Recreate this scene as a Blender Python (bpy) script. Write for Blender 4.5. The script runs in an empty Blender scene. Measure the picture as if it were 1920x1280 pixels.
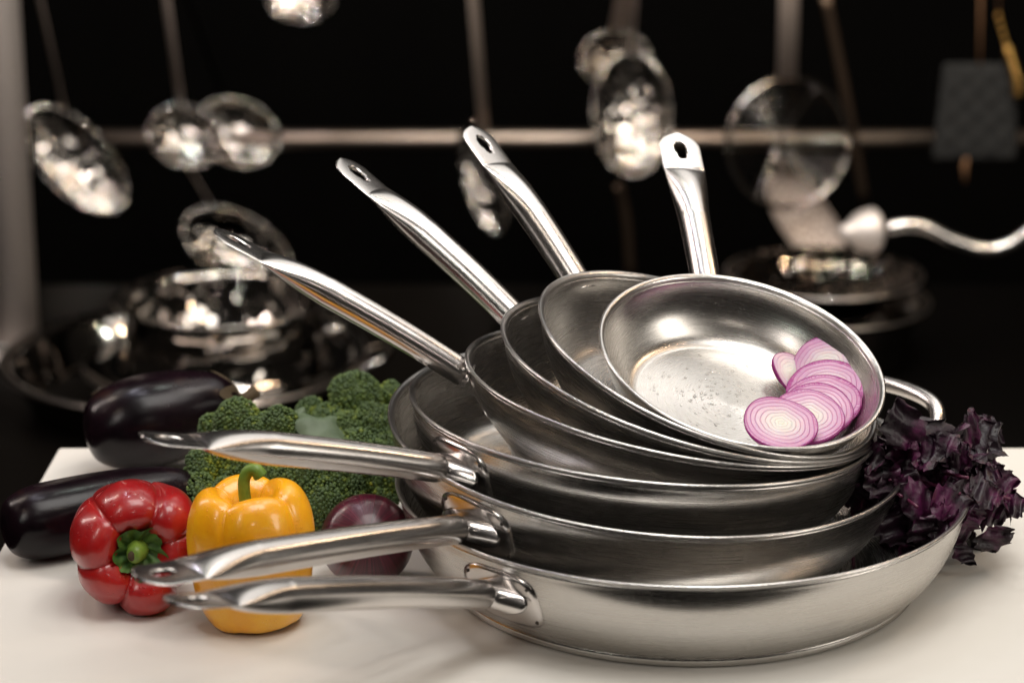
import bpy, bmesh, math, random
import numpy as np
from mathutils import Vector, Matrix
PI = math.pi
random.seed(7); rng = np.random.default_rng(7)
C = bpy.context.scene.collection
SC = bpy.context.scene

# ------------------------------------------------------------ camera
CH, PITCH, FPX = 0.58210637, 0.29721429, 4533.0
cam = bpy.data.cameras.new('camera'); cam.lens = 85.0; cam.sensor_width = 36.0
cam.clip_start = 0.05; cam.clip_end = 60
cam.dof.use_dof = True; cam.dof.focus_distance = 1.465; cam.dof.aperture_fstop = 6.0
camo = bpy.data.objects.new('camera', cam); C.objects.link(camo)
camo.location = (0, 0, CH); camo.rotation_euler = (PI/2 - PITCH, 0, 0)
SC.camera = camo
# ------------------------------------------------------------ world, exposure
w = bpy.data.worlds.new('World'); SC.world = w; w.use_nodes = True
w.node_tree.nodes['Background'].inputs[0].default_value = (1.0, 0.86, 0.72, 1)
w.node_tree.nodes['Background'].inputs[1].default_value = 0.010
SC.view_settings.view_transform = 'Standard'; SC.view_settings.look = 'None'
SC.view_settings.exposure = -0.10; SC.view_settings.gamma = 1.0
SC.view_settings.use_curve_mapping = False
# ------------------------------------------------------------ lamps
def area(name, loc, target, sx, sy, power, col):
    l = bpy.data.lights.new(name, 'AREA'); l.shape = 'RECTANGLE'; l.size = sx; l.size_y = sy
    l.energy = power; l.color = col
    o = bpy.data.objects.new(name, l); C.objects.link(o); o.location = loc
    o.rotation_euler = (Vector(target) - Vector(loc)).to_track_quat('-Z', 'Y').to_euler()
    return o
area('back_softbox', (0.68, 2.45, 1.45), (0.12, 1.40, 0.08), 1.20, 0.85, 4.6, (1.0, 0.97, 0.92))
area('ceiling_softbox', (0.32, 0.98, 1.75), (0.12, 1.40, 0.05), 1.00, 0.90, 23.5, (1.0, 0.965, 0.92))
area('right_fill', (1.75, 0.75, 0.85), (0.15, 1.4, 0.08), 0.60, 0.9, 11.0, (1.0, 0.93, 0.84))  # added panel that brightens the right side of the bottom pan
area('front_panel', (-0.85, 0.1, 1.30), (0.0, 1.4, 0.05), 0.25, 0.6, 5.0, (1.0, 0.92, 0.86))
area('left_strip', (-1.3, 1.9, 1.0), (0.0, 1.4, 0.1), 0.20, 0.9, 6.0, (1.0, 0.86, 0.80))
for q_ in (((-.75, 1.75, .95), (-.5, 2.9, -.1), 2.5, (1, .86, .72)), ((.25, 1.7, 1.15), (-.2, 2.9, -.2), 2.5, (1, .95, .9)), ((.85, 1.8, .8), (.5, 2.9, -.1), 2.5, (1, .70, .45)),
           ((.45, 1.6, 1.3), (.4, 3.4, .1), 3.0, (1, .9, .8)), ((-.35, 1.6, 1.5), (-.4, 3.4, .1), 3.0, (.92, .90, 1)), ((1.2, 2.0, 1.0), (.2, 3.4, .1), 2.5, (1, .74, .5)), ((-1.2, 1.9, .6), (-.4, 3.2, .1), 2.5, (1, .85, .8))):
    area('glint_lamp', q_[0], q_[1], .04, .04, q_[2]*.7, q_[3])  # small lamps added to light the background pots and utensils
for k_ in range(15):
    x_, y_ = -1.2+.6*(k_ % 5)+.13*(k_//5), 1.95+.5*(k_//5)
    area('glint_spot', (x_, y_, 1.5+.1*(k_ % 3)), (x_*.9, y_+2.0, .3), .028, .028, 4.5, [(1, .80, .60), (1, .93, .86), (.90, .88, 1), (1, .68, .42), (.88, 1, .90)][(k_*2+k_//5) % 5])  # extra spots added for glints on background steel, aimed away from the pans
area('background_fill', (0, 2.1, 1.5), (0, 3.6, .3), 1.8, .35, 7.0, (1.0, .90, .82))  # unseen soft fill, added to lift the dark pots behind
def bulb(loc, power, col, r=0.022):
    l = bpy.data.lights.new('spot_bulb', 'POINT'); l.energy = power*1.3; l.color = col; l.shadow_soft_size = r*.55
    o = bpy.data.objects.new('spot_bulb', l); C.objects.link(o); o.location = loc
for q in (((-0.9, 0.5, 1.7), 3, (1, .78, .55)), ((0.9, 0.3, 1.9), 3, (1, .85, .7)), ((0.2, -0.3, 2.0), 3, (1, .93, .85)),
          ((-0.3, 1.1, 2.2), 2.5, (.95, .95, 1)), ((1.5, 1.3, 1.7), 2.5, (1, .66, .40)), ((-1.6, 1.2, 1.5), 2.5, (1, .8, .7)),
          ((0.6, -0.8, 1.2), 3, (1, .9, .8)), ((-0.5, 1.7, 1.3), 1.2, (.85, .82, 1)), ((1.1, 1.9, 1.1), 1.2, (1, .70, .45)), ((-1.1, 0.0, .9), 2.0, (.9, 1, .88))):
    bulb(*q)

# ------------------------------------------------------------ helpers
def ray(px, py):
    u = (px-960)/FPX; v = -(py-640)/FPX
    return np.array([u, math.cos(PITCH)+v*math.sin(PITCH), -math.sin(PITCH)+v*math.cos(PITCH)])
def at(px, py, Y):
    d = ray(px, py); t = Y/d[1]; return Vector((d[0]*t, Y, CH+d[2]*t))
def ground(px, py, z=0.0):
    d = ray(px, py); t = (z-CH)/d[2]; return Vector((d[0]*t, d[1]*t, z))
def link(name, verts, faces, mat, parent=None, smooth=True, mats=None):
    me = bpy.data.meshes.new(name)
    me.from_pydata([tuple(map(float, v)) for v in verts], [], faces)
    if smooth: me.polygons.foreach_set('use_smooth', [True]*len(me.polygons))
    me.materials.append(mat)
    o = bpy.data.objects.new(name, me); C.objects.link(o)
    if parent is not None: o.parent = parent
    return o
def tag(o, label=None, cat=None, group=None, kind=None):
    if label: o['label'] = label
    if cat: o['category'] = cat
    if group: o['group'] = group
    if kind: o['kind'] = kind
    return o
def thing(name, label, cat, mw=None, group=None):
    o = bpy.data.objects.new(name, None); C.objects.link(o); o.empty_display_size = .01
    if mw is not None: o.matrix_world = mw
    return tag(o, label, cat, group)
class MB:
    def __init__(s): s.v = []; s.f = []
    def add(s, v, f):
        n = len(s.v); s.v += [tuple(p) for p in v]; s.f += [tuple(i+n for i in q) for q in f]
    def build(s, name, mat, parent=None, smooth=True): return link(name, s.v, s.f, mat, parent, smooth)
def lathe(prof, n=96, closed=False):
    v = []; f = []; m = len(prof)
    for i in range(n):
        a = 2*PI*i/n; c, s_ = math.cos(a), math.sin(a)
        for r, z in prof: v.append((r*c, r*s_, z))
    mm = m if closed else m-1
    for i in range(n):
        j = (i+1) % n
        for k in range(mm):
            k2 = (k+1) % m
            f.append((i*m+k, j*m+k, j*m+k2, i*m+k2))
    return v, f
def fix(o, dist=1e-5):
    bm = bmesh.new(); bm.from_mesh(o.data); bmesh.ops.remove_doubles(bm, verts=bm.verts, dist=dist)
    bmesh.ops.recalc_face_normals(bm, faces=bm.faces); bm.to_mesh(o.data); bm.free()
    o.data.polygons.foreach_set('use_smooth', [True]*len(o.data.polygons)); return o
def catmull(P, n):
    P = [np.array(p, float) for p in P]; P = [2*P[0]-P[1]]+P+[2*P[-1]-P[-2]]; out = []
    for i in range(1, len(P)-2):
        for k in range(n):
            t = k/n; a, b, c, d = P[i-1:i+3]
            out.append(.5*((2*b)+(-a+c)*t+(2*a-5*b+4*c-d)*t*t+(-a+3*b-3*c+d)*t**3))
    out.append(P[-2]); return out
def tube(path, rad, n=12, up=(0, 0, 1), flat=1.0, power=2.0, cap=True):
    """sweep an ellipse; rad scalar/list of (w,h) half sizes"""
    v = []; f = []; m = len(path); P = [np.array(p, float) for p in path]; up = np.array(up, float)
    prev = None
    for i in range(m):
        T = P[min(i+1, m-1)]-P[max(i-1, 0)]; T /= np.linalg.norm(T)+1e-12
        if prev is None:
            S = np.cross(T, up)
            if np.linalg.norm(S) < 1e-3: S = np.cross(T, (1, 0, 0))
        else: S = prev - T*(prev@T)
        S /= np.linalg.norm(S); U = np.cross(S, T); prev = S
        r = rad[i] if hasattr(rad, '__len__') else rad
        wv, hv = (r if hasattr(r, '__len__') else (r, r*flat))
        for k in range(n):
            a = 2*PI*k/n; c, s_ = math.cos(a), math.sin(a)
            c = math.copysign(abs(c)**(2/power), c); s_ = math.copysign(abs(s_)**(2/power), s_)
            v.append(P[i]+S*wv*c+U*hv*s_)
    for i in range(m-1):
        for k in range(n):
            k2 = (k+1) % n; f.append((i*n+k, i*n+k2, (i+1)*n+k2, (i+1)*n+k))
    if cap: f.append(tuple(range(n-1, -1, -1))); f.append(tuple((m-1)*n+k for k in range(n)))
    return v, f

# ------------------------------------------------------------ materials
def mat(name, col=(.5, .5, .5), rough=.5, metal=0.0, **kw):
    m = bpy.data.materials.new(name); m.use_nodes = True
    b = m.node_tree.nodes['Principled BSDF']
    b.inputs['Base Color'].default_value = (*col, 1); b.inputs['Roughness'].default_value = rough
    b.inputs['Metallic'].default_value = metal
    for k, v in kw.items(): b.inputs[k.replace('_', ' ')].default_value = v
    return m
def nodes(m): return m.node_tree.nodes, m.node_tree.links, m.node_tree.nodes['Principled BSDF']
def texco(m, kind='Object'):
    N, L, B = nodes(m); t = N.new('ShaderNodeTexCoord'); return t.outputs[kind]
def noise(m, vec, scale, detail=3, rough=.5, map_scale=None):
    N, L, B = nodes(m)
    if map_scale:
        mp = N.new('ShaderNodeMapping'); mp.inputs['Scale'].default_value = map_scale; L.new(vec, mp.inputs['Vector']); vec = mp.outputs[0]
    n = N.new('ShaderNodeTexNoise'); n.inputs['Scale'].default_value = scale; n.inputs['Detail'].default_value = detail
    n.inputs['Roughness'].default_value = rough; L.new(vec, n.inputs['Vector']); return n.outputs['Fac']
def ramp(m, fac, stops):
    N, L, B = nodes(m); r = N.new('ShaderNodeValToRGB'); e = r.color_ramp.elements
    while len(e) > 1: e.remove(e[0])
    e[0].position = stops[0][0]; e[0].color = (*stops[0][1], 1)
    for p, c in stops[1:]:
        x = e.new(p); x.color = (*c, 1)
    L.new(fac, r.inputs[0]); return r.outputs[0]
def bump(m, fac, dist, strength=1.0, prev=None):
    N, L, B = nodes(m); b = N.new('ShaderNodeBump'); b.inputs['Distance'].default_value = dist
    b.inputs['Strength'].default_value = strength; L.new(fac, b.inputs['Height'])
    if prev: L.new(prev, b.inputs['Normal'])
    L.new(b.outputs[0], B.inputs['Normal']); return b.outputs[0]
def math_(m, op, a, b=None, c=None):
    N, L, B = nodes(m); n = N.new('ShaderNodeMath'); n.operation = op
    for i, x in enumerate((a, b, c)):
        if x is None: continue
        if isinstance(x, (int, float)): n.inputs[i].default_value = x
        else: L.new(x, n.inputs[i])
    return n.outputs[0]
def radial(m):
    """radius and angle in the object's XY plane"""
    N, L, B = nodes(m); s = N.new('ShaderNodeSeparateXYZ'); L.new(texco(m), s.inputs[0])
    x, y, z = s.outputs
    r = math_(m, 'SQRT', math_(m, 'ADD', math_(m, 'MULTIPLY', x, x), math_(m, 'MULTIPLY', y, y)))
    return r, math_(m, 'ARCTAN2', y, x), z
def comb(m, a, b, c):
    N, L, B = nodes(m); n = N.new('ShaderNodeCombineXYZ')
    for i, x in enumerate((a, b, c)):
        if isinstance(x, (int, float)): n.inputs[i].default_value = x
        else: L.new(x, n.inputs[i])
    return n.outputs[0]

def steel_brushed():
    m = mat('brushed_steel', (.60, .575, .55), .27, 1.0); N, L, B = nodes(m)
    B.inputs['Anisotropic'].default_value = .65
    t = N.new('ShaderNodeTangent'); t.direction_type = 'RADIAL'; t.axis = 'Z'; L.new(t.outputs[0], B.inputs['Tangent'])
    r, a, z = radial(m)
    # turning marks: stretched round the axis
    v = comb(m, math_(m, 'MULTIPLY', r, 1500.0), math_(m, 'MULTIPLY', z, 1500.0), math_(m, 'MULTIPLY', a, 3.0))
    n1 = noise(m, v, 1.0, 3, .6)
    sm = noise(m, texco(m), 22, 4, .6)
    spots = noise(m, texco(m), 900, 2, .5)
    rr = math_(m, 'ADD', math_(m, 'MULTIPLY', n1, .08), math_(m, 'ADD', math_(m, 'MULTIPLY', sm, .06), .20))
    L.new(rr, B.inputs['Roughness'])
    c = ramp(m, math_(m, 'ADD', math_(m, 'MULTIPLY', n1, .5), math_(m, 'MULTIPLY', sm, .5)), [(.3, (.49, .47, .445)), (.7, (.58, .558, .53))])
    L.new(c, B.inputs['Base Color'])
    p = bump(m, n1, .00001, .4); bump(m, math_(m, 'GREATER_THAN', spots, .69), .00012, .35, p)
    return m
def steel_polished():
    m = mat('polished_steel', (.63, .60, .58), .12, 1.0); N, L, B = nodes(m)
    s = noise(m, texco(m), 60, 4, .6); L.new(math_(m, 'ADD', math_(m, 'MULTIPLY', s, .10), .19), B.inputs['Roughness'])
    bump(m, noise(m, texco(m), 70, 2, .5), .00002, .25); return m
def steel_lip():
    m = mat('wet_steel_lip', (.62, .60, .58), .28, 1.0); N, L, B = nodes(m)
    vo = N.new('ShaderNodeTexVoronoi'); vo.inputs['Scale'].default_value = 700; L.new(texco(m), vo.inputs['Vector'])
    bump(m, vo.outputs['Distance'], .0003, .35); return m
def steel_bg(bmp=0.0, sc=120, col=(.43, .40, .37)):
    m = mat('kitchen_steel', col, .07, 1.0)
    if bmp:
        N, L, B = nodes(m); v = N.new('ShaderNodeTexVoronoi'); v.feature = 'SMOOTH_F1'; v.inputs['Scale'].default_value = sc; v.inputs['Smoothness'].default_value = .6
        L.new(texco(m), v.inputs['Vector']); bump(m, v.outputs['Distance'], bmp, 1.0)
    return m
M = {}
M['steel'] = steel_brushed(); M['polish'] = steel_polished(); M['lip'] = steel_lip()
M['weld'] = mat('weld_spot', (.06, .05, .045), .5, .6)
M['bg'] = steel_bg(.0012, 26); M['bgb'] = steel_bg(.0055, 62); M['bgs'] = steel_bg(.004, 34)
def m_table():
    m = mat('table_laminate', (.72, .68, .60), .38); N, L, B = nodes(m)
    s = noise(m, texco(m), 3.5, 5, .6); d = noise(m, texco(m), 260, 2, .5)
    c = ramp(m, s, [(.25, (.67, .645, .595)), (.75, (.74, .715, .665))]); L.new(c, B.inputs['Base Color'])
    L.new(math_(m, 'ADD', math_(m, 'MULTIPLY', s, .22), .30), B.inputs['Roughness'])
    bump(m, d, .00006, .5); return m
M['table'] = m_table()
M['black'] = mat('black_panel', (.0010, .0009, .0008), .6, Specular_IOR_Level=.03); 
M['counter'] = mat('dark_counter', (.0012, .001, .0009), .5, Specular_IOR_Level=.04)
def m_pepper(name, c1, c2, c3):
    m = mat(name, c1, .3, Coat_Weight=.5, Coat_Roughness=.12, Subsurface_Weight=.12, Subsurface_Scale=.006)
    N, L, B = nodes(m); B.inputs['Subsurface Radius'].default_value = (1, .35, .1)
    s = noise(m, texco(m), 45, 4, .6); s2 = noise(m, texco(m), 14, 5, .7); L.new(ramp(m, math_(m, 'ADD', math_(m, 'MULTIPLY', s, .5), math_(m, 'MULTIPLY', s2, .5)), [(.32, c2), (.5, c1), (.68, c3)]), B.inputs['Base Color'])
    L.new(math_(m, 'ADD', math_(m, 'MULTIPLY', noise(m, texco(m), 300, 3), .25), .22), B.inputs['Roughness'])
    p = bump(m, noise(m, texco(m), 260, 3, .6), .0002, .45)
    vo = N.new('ShaderNodeTexVoronoi'); vo.inputs['Scale'].default_value = 430; vo.inputs['Randomness'].default_value = 1; L.new(texco(m), vo.inputs['Vector'])
    drop = ramp(m, vo.outputs['Distance'], [(.0, (1, 1, 1)), (.28, (0, 0, 0))])
    msk = ramp(m, noise(m, texco(m), 70, 2), [(.48, (0, 0, 0)), (.60, (1, 1, 1))])
    bump(m, math_(m, 'MULTIPLY', drop, msk), .0007, .6, p); return m
M['red'] = m_pepper('red_pepper_skin', (.36, .007, .008), (.22, .004, .008), (.46, .022, .012))
M['yellow'] = m_pepper('yellow_pepper_skin', (.92, .41, .006), (.84, .31, .004), (.95, .50, .014))
def m_egg():
    m = mat('aubergine_skin', (.012, .004, .010), .22, Specular_IOR_Level=.24); N, L, B = nodes(m)
    s = noise(m, texco(m), 30, 4, .6); L.new(ramp(m, s, [(.35, (.003, .0015, .0025)), (.6, (.008, .0025, .005)), (.8, (.028, .010, .006))]), B.inputs['Base Color'])
    L.new(math_(m, 'ADD', math_(m, 'MULTIPLY', s, .25), .13), B.inputs['Roughness'])
    bump(m, noise(m, texco(m), 140, 3, .6), .0003, .4); return m
M['egg'] = m_egg()
M['calyx'] = mat('dry_calyx', (.055, .035, .014), .8)
def m_green(name, a, b, sc=60, rough=.5):
    m = mat(name, a, rough); N, L, B = nodes(m)
    s = noise(m, texco(m), sc, 4, .6); L.new(ramp(m, s, [(.3, a), (.7, b)]), B.inputs['Base Color'])
    bump(m, noise(m, texco(m), sc*4, 3), .0004, .5); return m
M['stem'] = m_green('pepper_stem', (.09, .18, .02), (.20, .30, .04), 80, .45)
M['calyxg'] = m_green('pepper_calyx', (.02, .07, .01), (.08, .16, .02), 150, .6)
def m_broc():
    m = mat('broccoli_buds', (.06, .12, .02), .6); N, L, B = nodes(m)
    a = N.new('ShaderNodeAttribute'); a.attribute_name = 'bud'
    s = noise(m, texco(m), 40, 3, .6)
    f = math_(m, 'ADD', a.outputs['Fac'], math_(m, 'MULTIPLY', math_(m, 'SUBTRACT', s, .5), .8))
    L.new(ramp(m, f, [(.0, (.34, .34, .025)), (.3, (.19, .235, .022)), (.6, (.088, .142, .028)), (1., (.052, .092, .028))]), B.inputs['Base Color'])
    return m
M['broc'] = m_broc()
M['brocstalk'] = m_green('broccoli_stalk', (.12, .20, .04), (.2, .28, .08), 50)
M['brocleaf'] = m_green('broccoli_leaf', (.075, .115, .06), (.14, .19, .11), 50, .5)
def m_onion():
    m = mat('red_onion_skin', (.12, .008, .03), .3, Coat_Weight=.3, Coat_Roughness=.2); N, L, B = nodes(m)
    r, a, z = radial(m)
    n1 = noise(m, comb(m, math_(m, 'MULTIPLY', a, 16.0), math_(m, 'MULTIPLY', z, 14.0), 0.0), 1.0, 4, .7)
    L.new(ramp(m, n1, [(.3, (.018, .002, .006)), (.5, (.06, .004, .015)), (.66, (.12, .010, .028)), (.8, (.16, .05, .03))]), B.inputs['Base Color'])
    bump(m, n1, .0005, .5); return m
M['onion'] = m_onion()
def m_slice():
    m = mat('onion_slice_flesh', (.8, .7, .75), .3, Subsurface_Weight=.3, Subsurface_Scale=.003); N, L, B = nodes(m)
    r, a, z = radial(m)
    R0 = .0232
    oi = N.new('ShaderNodeObjectInfo'); rd = math_(m, 'MULTIPLY', oi.outputs['Random'], 9.0)
    wob = math_(m, 'MULTIPLY', math_(m, 'SUBTRACT', noise(m, comb(m, math_(m, 'COSINE', a), math_(m, 'SINE', a), math_(m, 'ADD', rd, math_(m, 'MULTIPLY', r, 45.0))), .9, 1), .5), .0052)
    rn = math_(m, 'DIVIDE', math_(m, 'ADD', r, wob), R0)
    k = math_(m, 'FRACT', math_(m, 'MULTIPLY', math_(m, 'POWER', rn, .85), math_(m, 'ADD', 8.2, math_(m, 'MULTIPLY', rd, .22))))
    line = ramp(m, k, [(.0, (1, 1, 1)), (.10, (.45, .45, .45)), (.22, (.08, .08, .08)), (.86, (.0, .0, .0)), (.95, (.5, .5, .5)), (1., (1, 1, 1))])
    fade = ramp(m, rn, [(.25, (0, 0, 0)), (.45, (.45, .45, .45)), (.85, (.75, .75, .75)), (.97, (1, 1, 1))])
    fl = noise(m, comb(m, math_(m, 'MULTIPLY', a, 30.0), math_(m, 'MULTIPLY', r, 200.0), 0.0), 1.0, 3)
    mx = N.new('ShaderNodeMix'); mx.data_type = 'RGBA'
    base = ramp(m, math_(m, 'ADD', rn, math_(m, 'MULTIPLY', math_(m, 'SUBTRACT', fl, .5), .35)), [(.1, (.68, .66, .59)), (.35, (.66, .58, .57)), (.65, (.58, .38, .50)), (.92, (.50, .24, .40)), (1.0, (.32, .02, .20))])
    L.new(base, mx.inputs['A']); mx.inputs['B'].default_value = (.40, .05, .26, 1)
    L.new(math_(m, 'MULTIPLY', line, fade), mx.inputs['Factor']); L.new(mx.outputs['Result'], B.inputs['Base Color'])
    bump(m, line, .0006, .5); return m
M['slice'] = m_slice(); M['slice_rim'] = mat('onion_slice_skin', (.22, .006, .13), .25)
def m_basil():
    m = mat('purple_basil_leaf', (.03, .006, .025), .42, Coat_Weight=.05, Coat_Roughness=.2, Specular_IOR_Level=.35); N, L, B = nodes(m)
    s = noise(m, texco(m), 38, 4, .65)
    L.new(ramp(m, s, [(.3, (.004, .0012, .003)), (.50, (.014, .003, .010)), (.65, (.085, .011, .052)), (.82, (.09, .025, .03))]), B.inputs['Base Color'])
    p = bump(m, noise(m, texco(m), 420, 3, .6), .0006, .7)
    return m
M['basil'] = m_basil(); M['basilstem'] = mat('purple_basil_stem', (.09, .012, .04), .4)
M['water'] = mat('water', (1, 1, 1), .03, Transmission_Weight=1.0, IOR=1.33)
M['mitt'] = m_green('dark_knit', (.005, .0055, .0055), (.012, .0125, .012), 90, .9)
M['brass'] = mat('brass_chain', (.55, .33, .10), .3, 1.0)
M['twine'] = mat('brown_loop', (.18, .09, .04), .7)
M['post'] = mat('steel_post', (.62, .57, .54), .5, .6)
M['bgrim'] = mat('pot_rim_steel', (.42, .38, .35), .3, 1.0)
M['hsteel'] = mat('satin_handle_steel', (.50, .42, .37), .5, .75)

# ------------------------------------------------------------ setting
g = ground
c0 = g(110, 838); c1 = g(60, 925)
d = (c1-c0).normalized(); t = (1.20-c0.y)/d.y
poly = [Vector((c0.x, c0.y, 0)), Vector((c0.x+d.x*t, 1.20, 0)), Vector((1.3, 1.20, 0)), Vector((1.3, c0.y, 0))]
bm = bmesh.new(); vs = [bm.verts.new(p) for p in poly]; fc = bm.faces.new(vs); bmesh.ops.recalc_face_normals(bm, faces=[fc])
if fc.normal.z < 0: fc.normal_flip()
r_ = bmesh.ops.extrude_face_region(bm, geom=[fc]); bmesh.ops.translate(bm, verts=[x for x in r_['geom'] if isinstance(x, bmesh.types.BMVert)], vec=(0, 0, -.03))
bmesh.ops.recalc_face_normals(bm, faces=bm.faces)
bmesh.ops.bevel(bm, geom=list(bm.edges), offset=.0025, segments=3, affect='EDGES', profile=.5)
me = bpy.data.meshes.new('table_top'); bm.to_mesh(me); bm.free(); me.materials.append(M['table'])
to = bpy.data.objects.new('table_top', me); C.objects.link(to)
tab = thing('table', 'white laminate table with rounded edge that carries the pans and vegetables', 'table'); to.parent = tab
for lx, ly in ((-.25, 1.35), (1.15, 1.5)):
    mb = MB(); mb.add(*tube([(lx, ly, -.0305), (lx, ly, -.85)], .02)); mb.build('leg', M['black'], tab)
def boxm(x0, x1, y0, y1, z0, z1):
    v = [(x, y, z) for x in (x0, x1) for y in (y0, y1) for z in (z0, z1)]
    return v, [(0, 1, 3, 2), (4, 6, 7, 5), (0, 4, 5, 1), (2, 3, 7, 6), (0, 2, 6, 4), (1, 5, 7, 3)]
o = link('wall', *boxm(-3, 3, 4.1, 4.2, -.87, 2.6), M['black'], smooth=False); tag(o, kind='structure')
o = link('floor', *boxm(-3, 3, -1.5, 4.1, -.9, -.87), M['black'], smooth=False); tag(o, kind='structure')
o = link('back_counter', *boxm(-.02, 2, 2.2, 3.25, -.87, -.33), M['counter'], smooth=False)
tag(o, 'black back counter behind the right part of the white table', 'counter')
o = link('back_counter', *boxm(-2, -.024, 2.2, 3.25, -.87, -.33), mat('steel_counter', (.0025, .002, .0016), .5, Specular_IOR_Level=.05), smooth=False)
tag(o, 'dark brown back counter at the left carrying the wide basin', 'counter')

# ------------------------------------------------------------ frying pans
def hh(R): return .025+.21*R
BR = .775
def prof(u, Rw):
    b_, p_ = (BR, 1.7) if Rw > .132 else (.66, 1.36)
    return Rw*(b_+(1-b_)*(1-(1-min(max(u, 0), 1))**p_)**(1/p_))
def frame(c, tx, ty, R):
    n = Vector((tx, ty, 1)).normalized(); a = Vector((0, 1, 0)).cross(n).normalized(); b = n.cross(a)
    c = Vector(c)-n*hh(R)
    m = Matrix.Identity(4)
    for i in range(3): m[i][0] = a[i]; m[i][1] = b[i]; m[i][2] = n[i]; m[i][3] = c[i]
    return m
def wall(u, R):
    Rw = R-.0028; z = u*(hh(R)-.003); return prof(u, Rw), z
def wall_n(u, R):
    r0, z0 = wall(max(u-.01, 0), R); r1, z1 = wall(min(u+.01, 1), R); d = np.array([r1-r0, z1-z0]); d /= np.linalg.norm(d)
    return np.array([d[1], -d[0]])     # outward
def pan(R, mw, az, L, e, label, drops=False, helper=False):
    root = thing('frying_pan', label, 'frying pan', mw, 'stainless steel frying pans fanned out in a leaning stack')
    zs = .0062; h = hh(R); us = [(i/40)**1.5 for i in range(41)]
    outer = []
    for u in us:
        r, z = wall(u, R); outer.append((r, z+.0))
    outer = [(r, z) for r, z in outer if z > zs+.0004]
    rb = wall(zs/(h-.003), R)[0]-.0012
    P = [(0, 0), (rb-.02, 0), (rb-.0025, 0.0), (rb-.0008, .0005), (rb, .0016), (rb, zs-.001), (rb-.0006, zs-.0004), (rb-.0022, zs)]
    base = P
    inner = []
    for u in us:
        r, z = wall(u, R); n = wall_n(u, R); tt = .0018+.0055*(1-u)**5
        inner.append((max(0, r-n[0]*tt), z-n[1]*tt))
    inner = [p for p in inner if p[1] >= .0055]
    iu = next(i_ for i_, p_ in enumerate(inner) if p_[1] > .0055+(.34 if R > .135 else .22)*(h-.0055)); P0 = np.array(inner[iu]); dd_ = np.array(inner[iu+1])-P0; zf = .0072
    P1 = P0-dd_*((P0[1]-zf)/dd_[1]); P2 = np.array([P1[0]-.55*(np.linalg.norm(P0-P1)), zf])
    inner = [tuple((1-t_)**2*P2+2*t_*(1-t_)*P1+t_*t_*P0) for t_ in np.linspace(0, 1, 14)]+inner[iu+1:]
    top = h
    lip = [(R-.0024, top-.0035), (R-.0012, top-.0024), (R-.0001, top-.0014), (R, top-.0008), (R-.0005, top-.0001), (R-.0015, top+.0001), (R-.0032, top-.0010), (R-.0046, top-.0030)]
    prof_body = [(rb-.0022, zs)]+outer[:-1]+[lip[0]]
    body = link('pan_body', *lathe([(rb-.0022, zs)]+outer[:-1]+[lip[0]]+[lip[0], (lip[-1][0]+.0016, lip[0][1]), lip[-1]][1:2]+[lip[-1]]+[p for p in inner[::-1] if p[1] < lip[-1][1]-.0008]+[(inner[0][0]*k, zf-.0004*math.sin(PI*k)) for k in (.97, .9, .75, .5, .25, .1, .03, 0)], 144), M['steel'], root)
    fix(body)
    fix(link('rim_lip', *lathe(lip+[(R-.0036, top-.0036)], 160, True), M['lip'], root))
    fix(link('base_disc', *lathe(base+[(rb-.02, zs-.0003), (0, zs-.0003)], 144), M['steel'], root))
    # handle
    k = 1.0
    ca, sa = math.cos(az), math.sin(az); e_r = np.array([ca, sa, 0]); e_t = np.array([-sa, ca, 0]); e_z = np.array([0, 0, 1.])
    uc = .60 if R > .135 else .70; NL = .016 if R > .135 else .008; rw, zw = wall(uc, R)
    # mounting plate following the wall
    v = []; f = []; nr, na = 7, 40; hw, hz = .028*k, (.0185*k if R > .12 else .0145)
    for i in range(nr+2):
        rho = min(i/nr, 1)
        for j in range(na):
            a = 2*PI*j/na; c, s_ = math.cos(a), math.sin(a)
            x = hw*rho*math.copysign(abs(c)**.6, c); zz = hz*rho*math.copysign(abs(s_)**.6, s_)
            u = min(.97, max(.12, uc+zz/(h-.003))); rr, z2 = wall(u, R); n = wall_n(u, R)
            off = (.0016 if i < nr-1 else (.0013 if i == nr-1 else .0008)) if i <= nr else -.0006
            rr += n[0]*off; z2 += n[1]*off; aa = az+x/rr
            v.append((rr*math.cos(aa), rr*math.sin(aa), z2))
    for i in range(nr+1):
        for j in range(na):
            j2 = (j+1) % na; f.append((i*na+j, (i+1)*na+j, (i+1)*na+j2, i*na+j2))
    br = fix(link('handle_bracket', v, f, M['polish'], root))
    for sx in (-1, 1):
        for sz in (-1, 1):
            u = uc+sz*hz*.62/(h-.003); rr, z2 = wall(u, R); n = wall_n(u, R); aa = az+sx*hw*.80/rr
            cpos = np.array([(rr+n[0]*.0016)*math.cos(aa), (rr+n[0]*.0016)*math.sin(aa), z2+n[1]*.0016])
            nn = np.array([n[0]*math.cos(aa), n[0]*math.sin(aa), n[1]])
            link('weld_dot', *tube([cpos-nn*.0005, cpos+nn*.00025], .0011, 10), M['weld'], br)
    # path of the handle in the plane of its azimuth
    tip = np.array([R+L, h+e]); st = np.array([rw, zw])
    ctrl = np.array([R+.30*L, zw+.42*(h+e-zw)])
    def bez(s): return (1-s)**2*st+2*s*(1-s)*ctrl+s*s*tip
    seg = np.array([bez(s) for s in np.linspace(0, 1, 400)]); ln = np.r_[0, np.cumsum(np.linalg.norm(np.diff(seg, axis=0), axis=1))]; LT = ln[-1]
    def pos(l):
        r = np.interp(l, ln, seg[:, 0]); z = np.interp(l, ln, seg[:, 1]); return e_r*r+e_z*z
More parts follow.
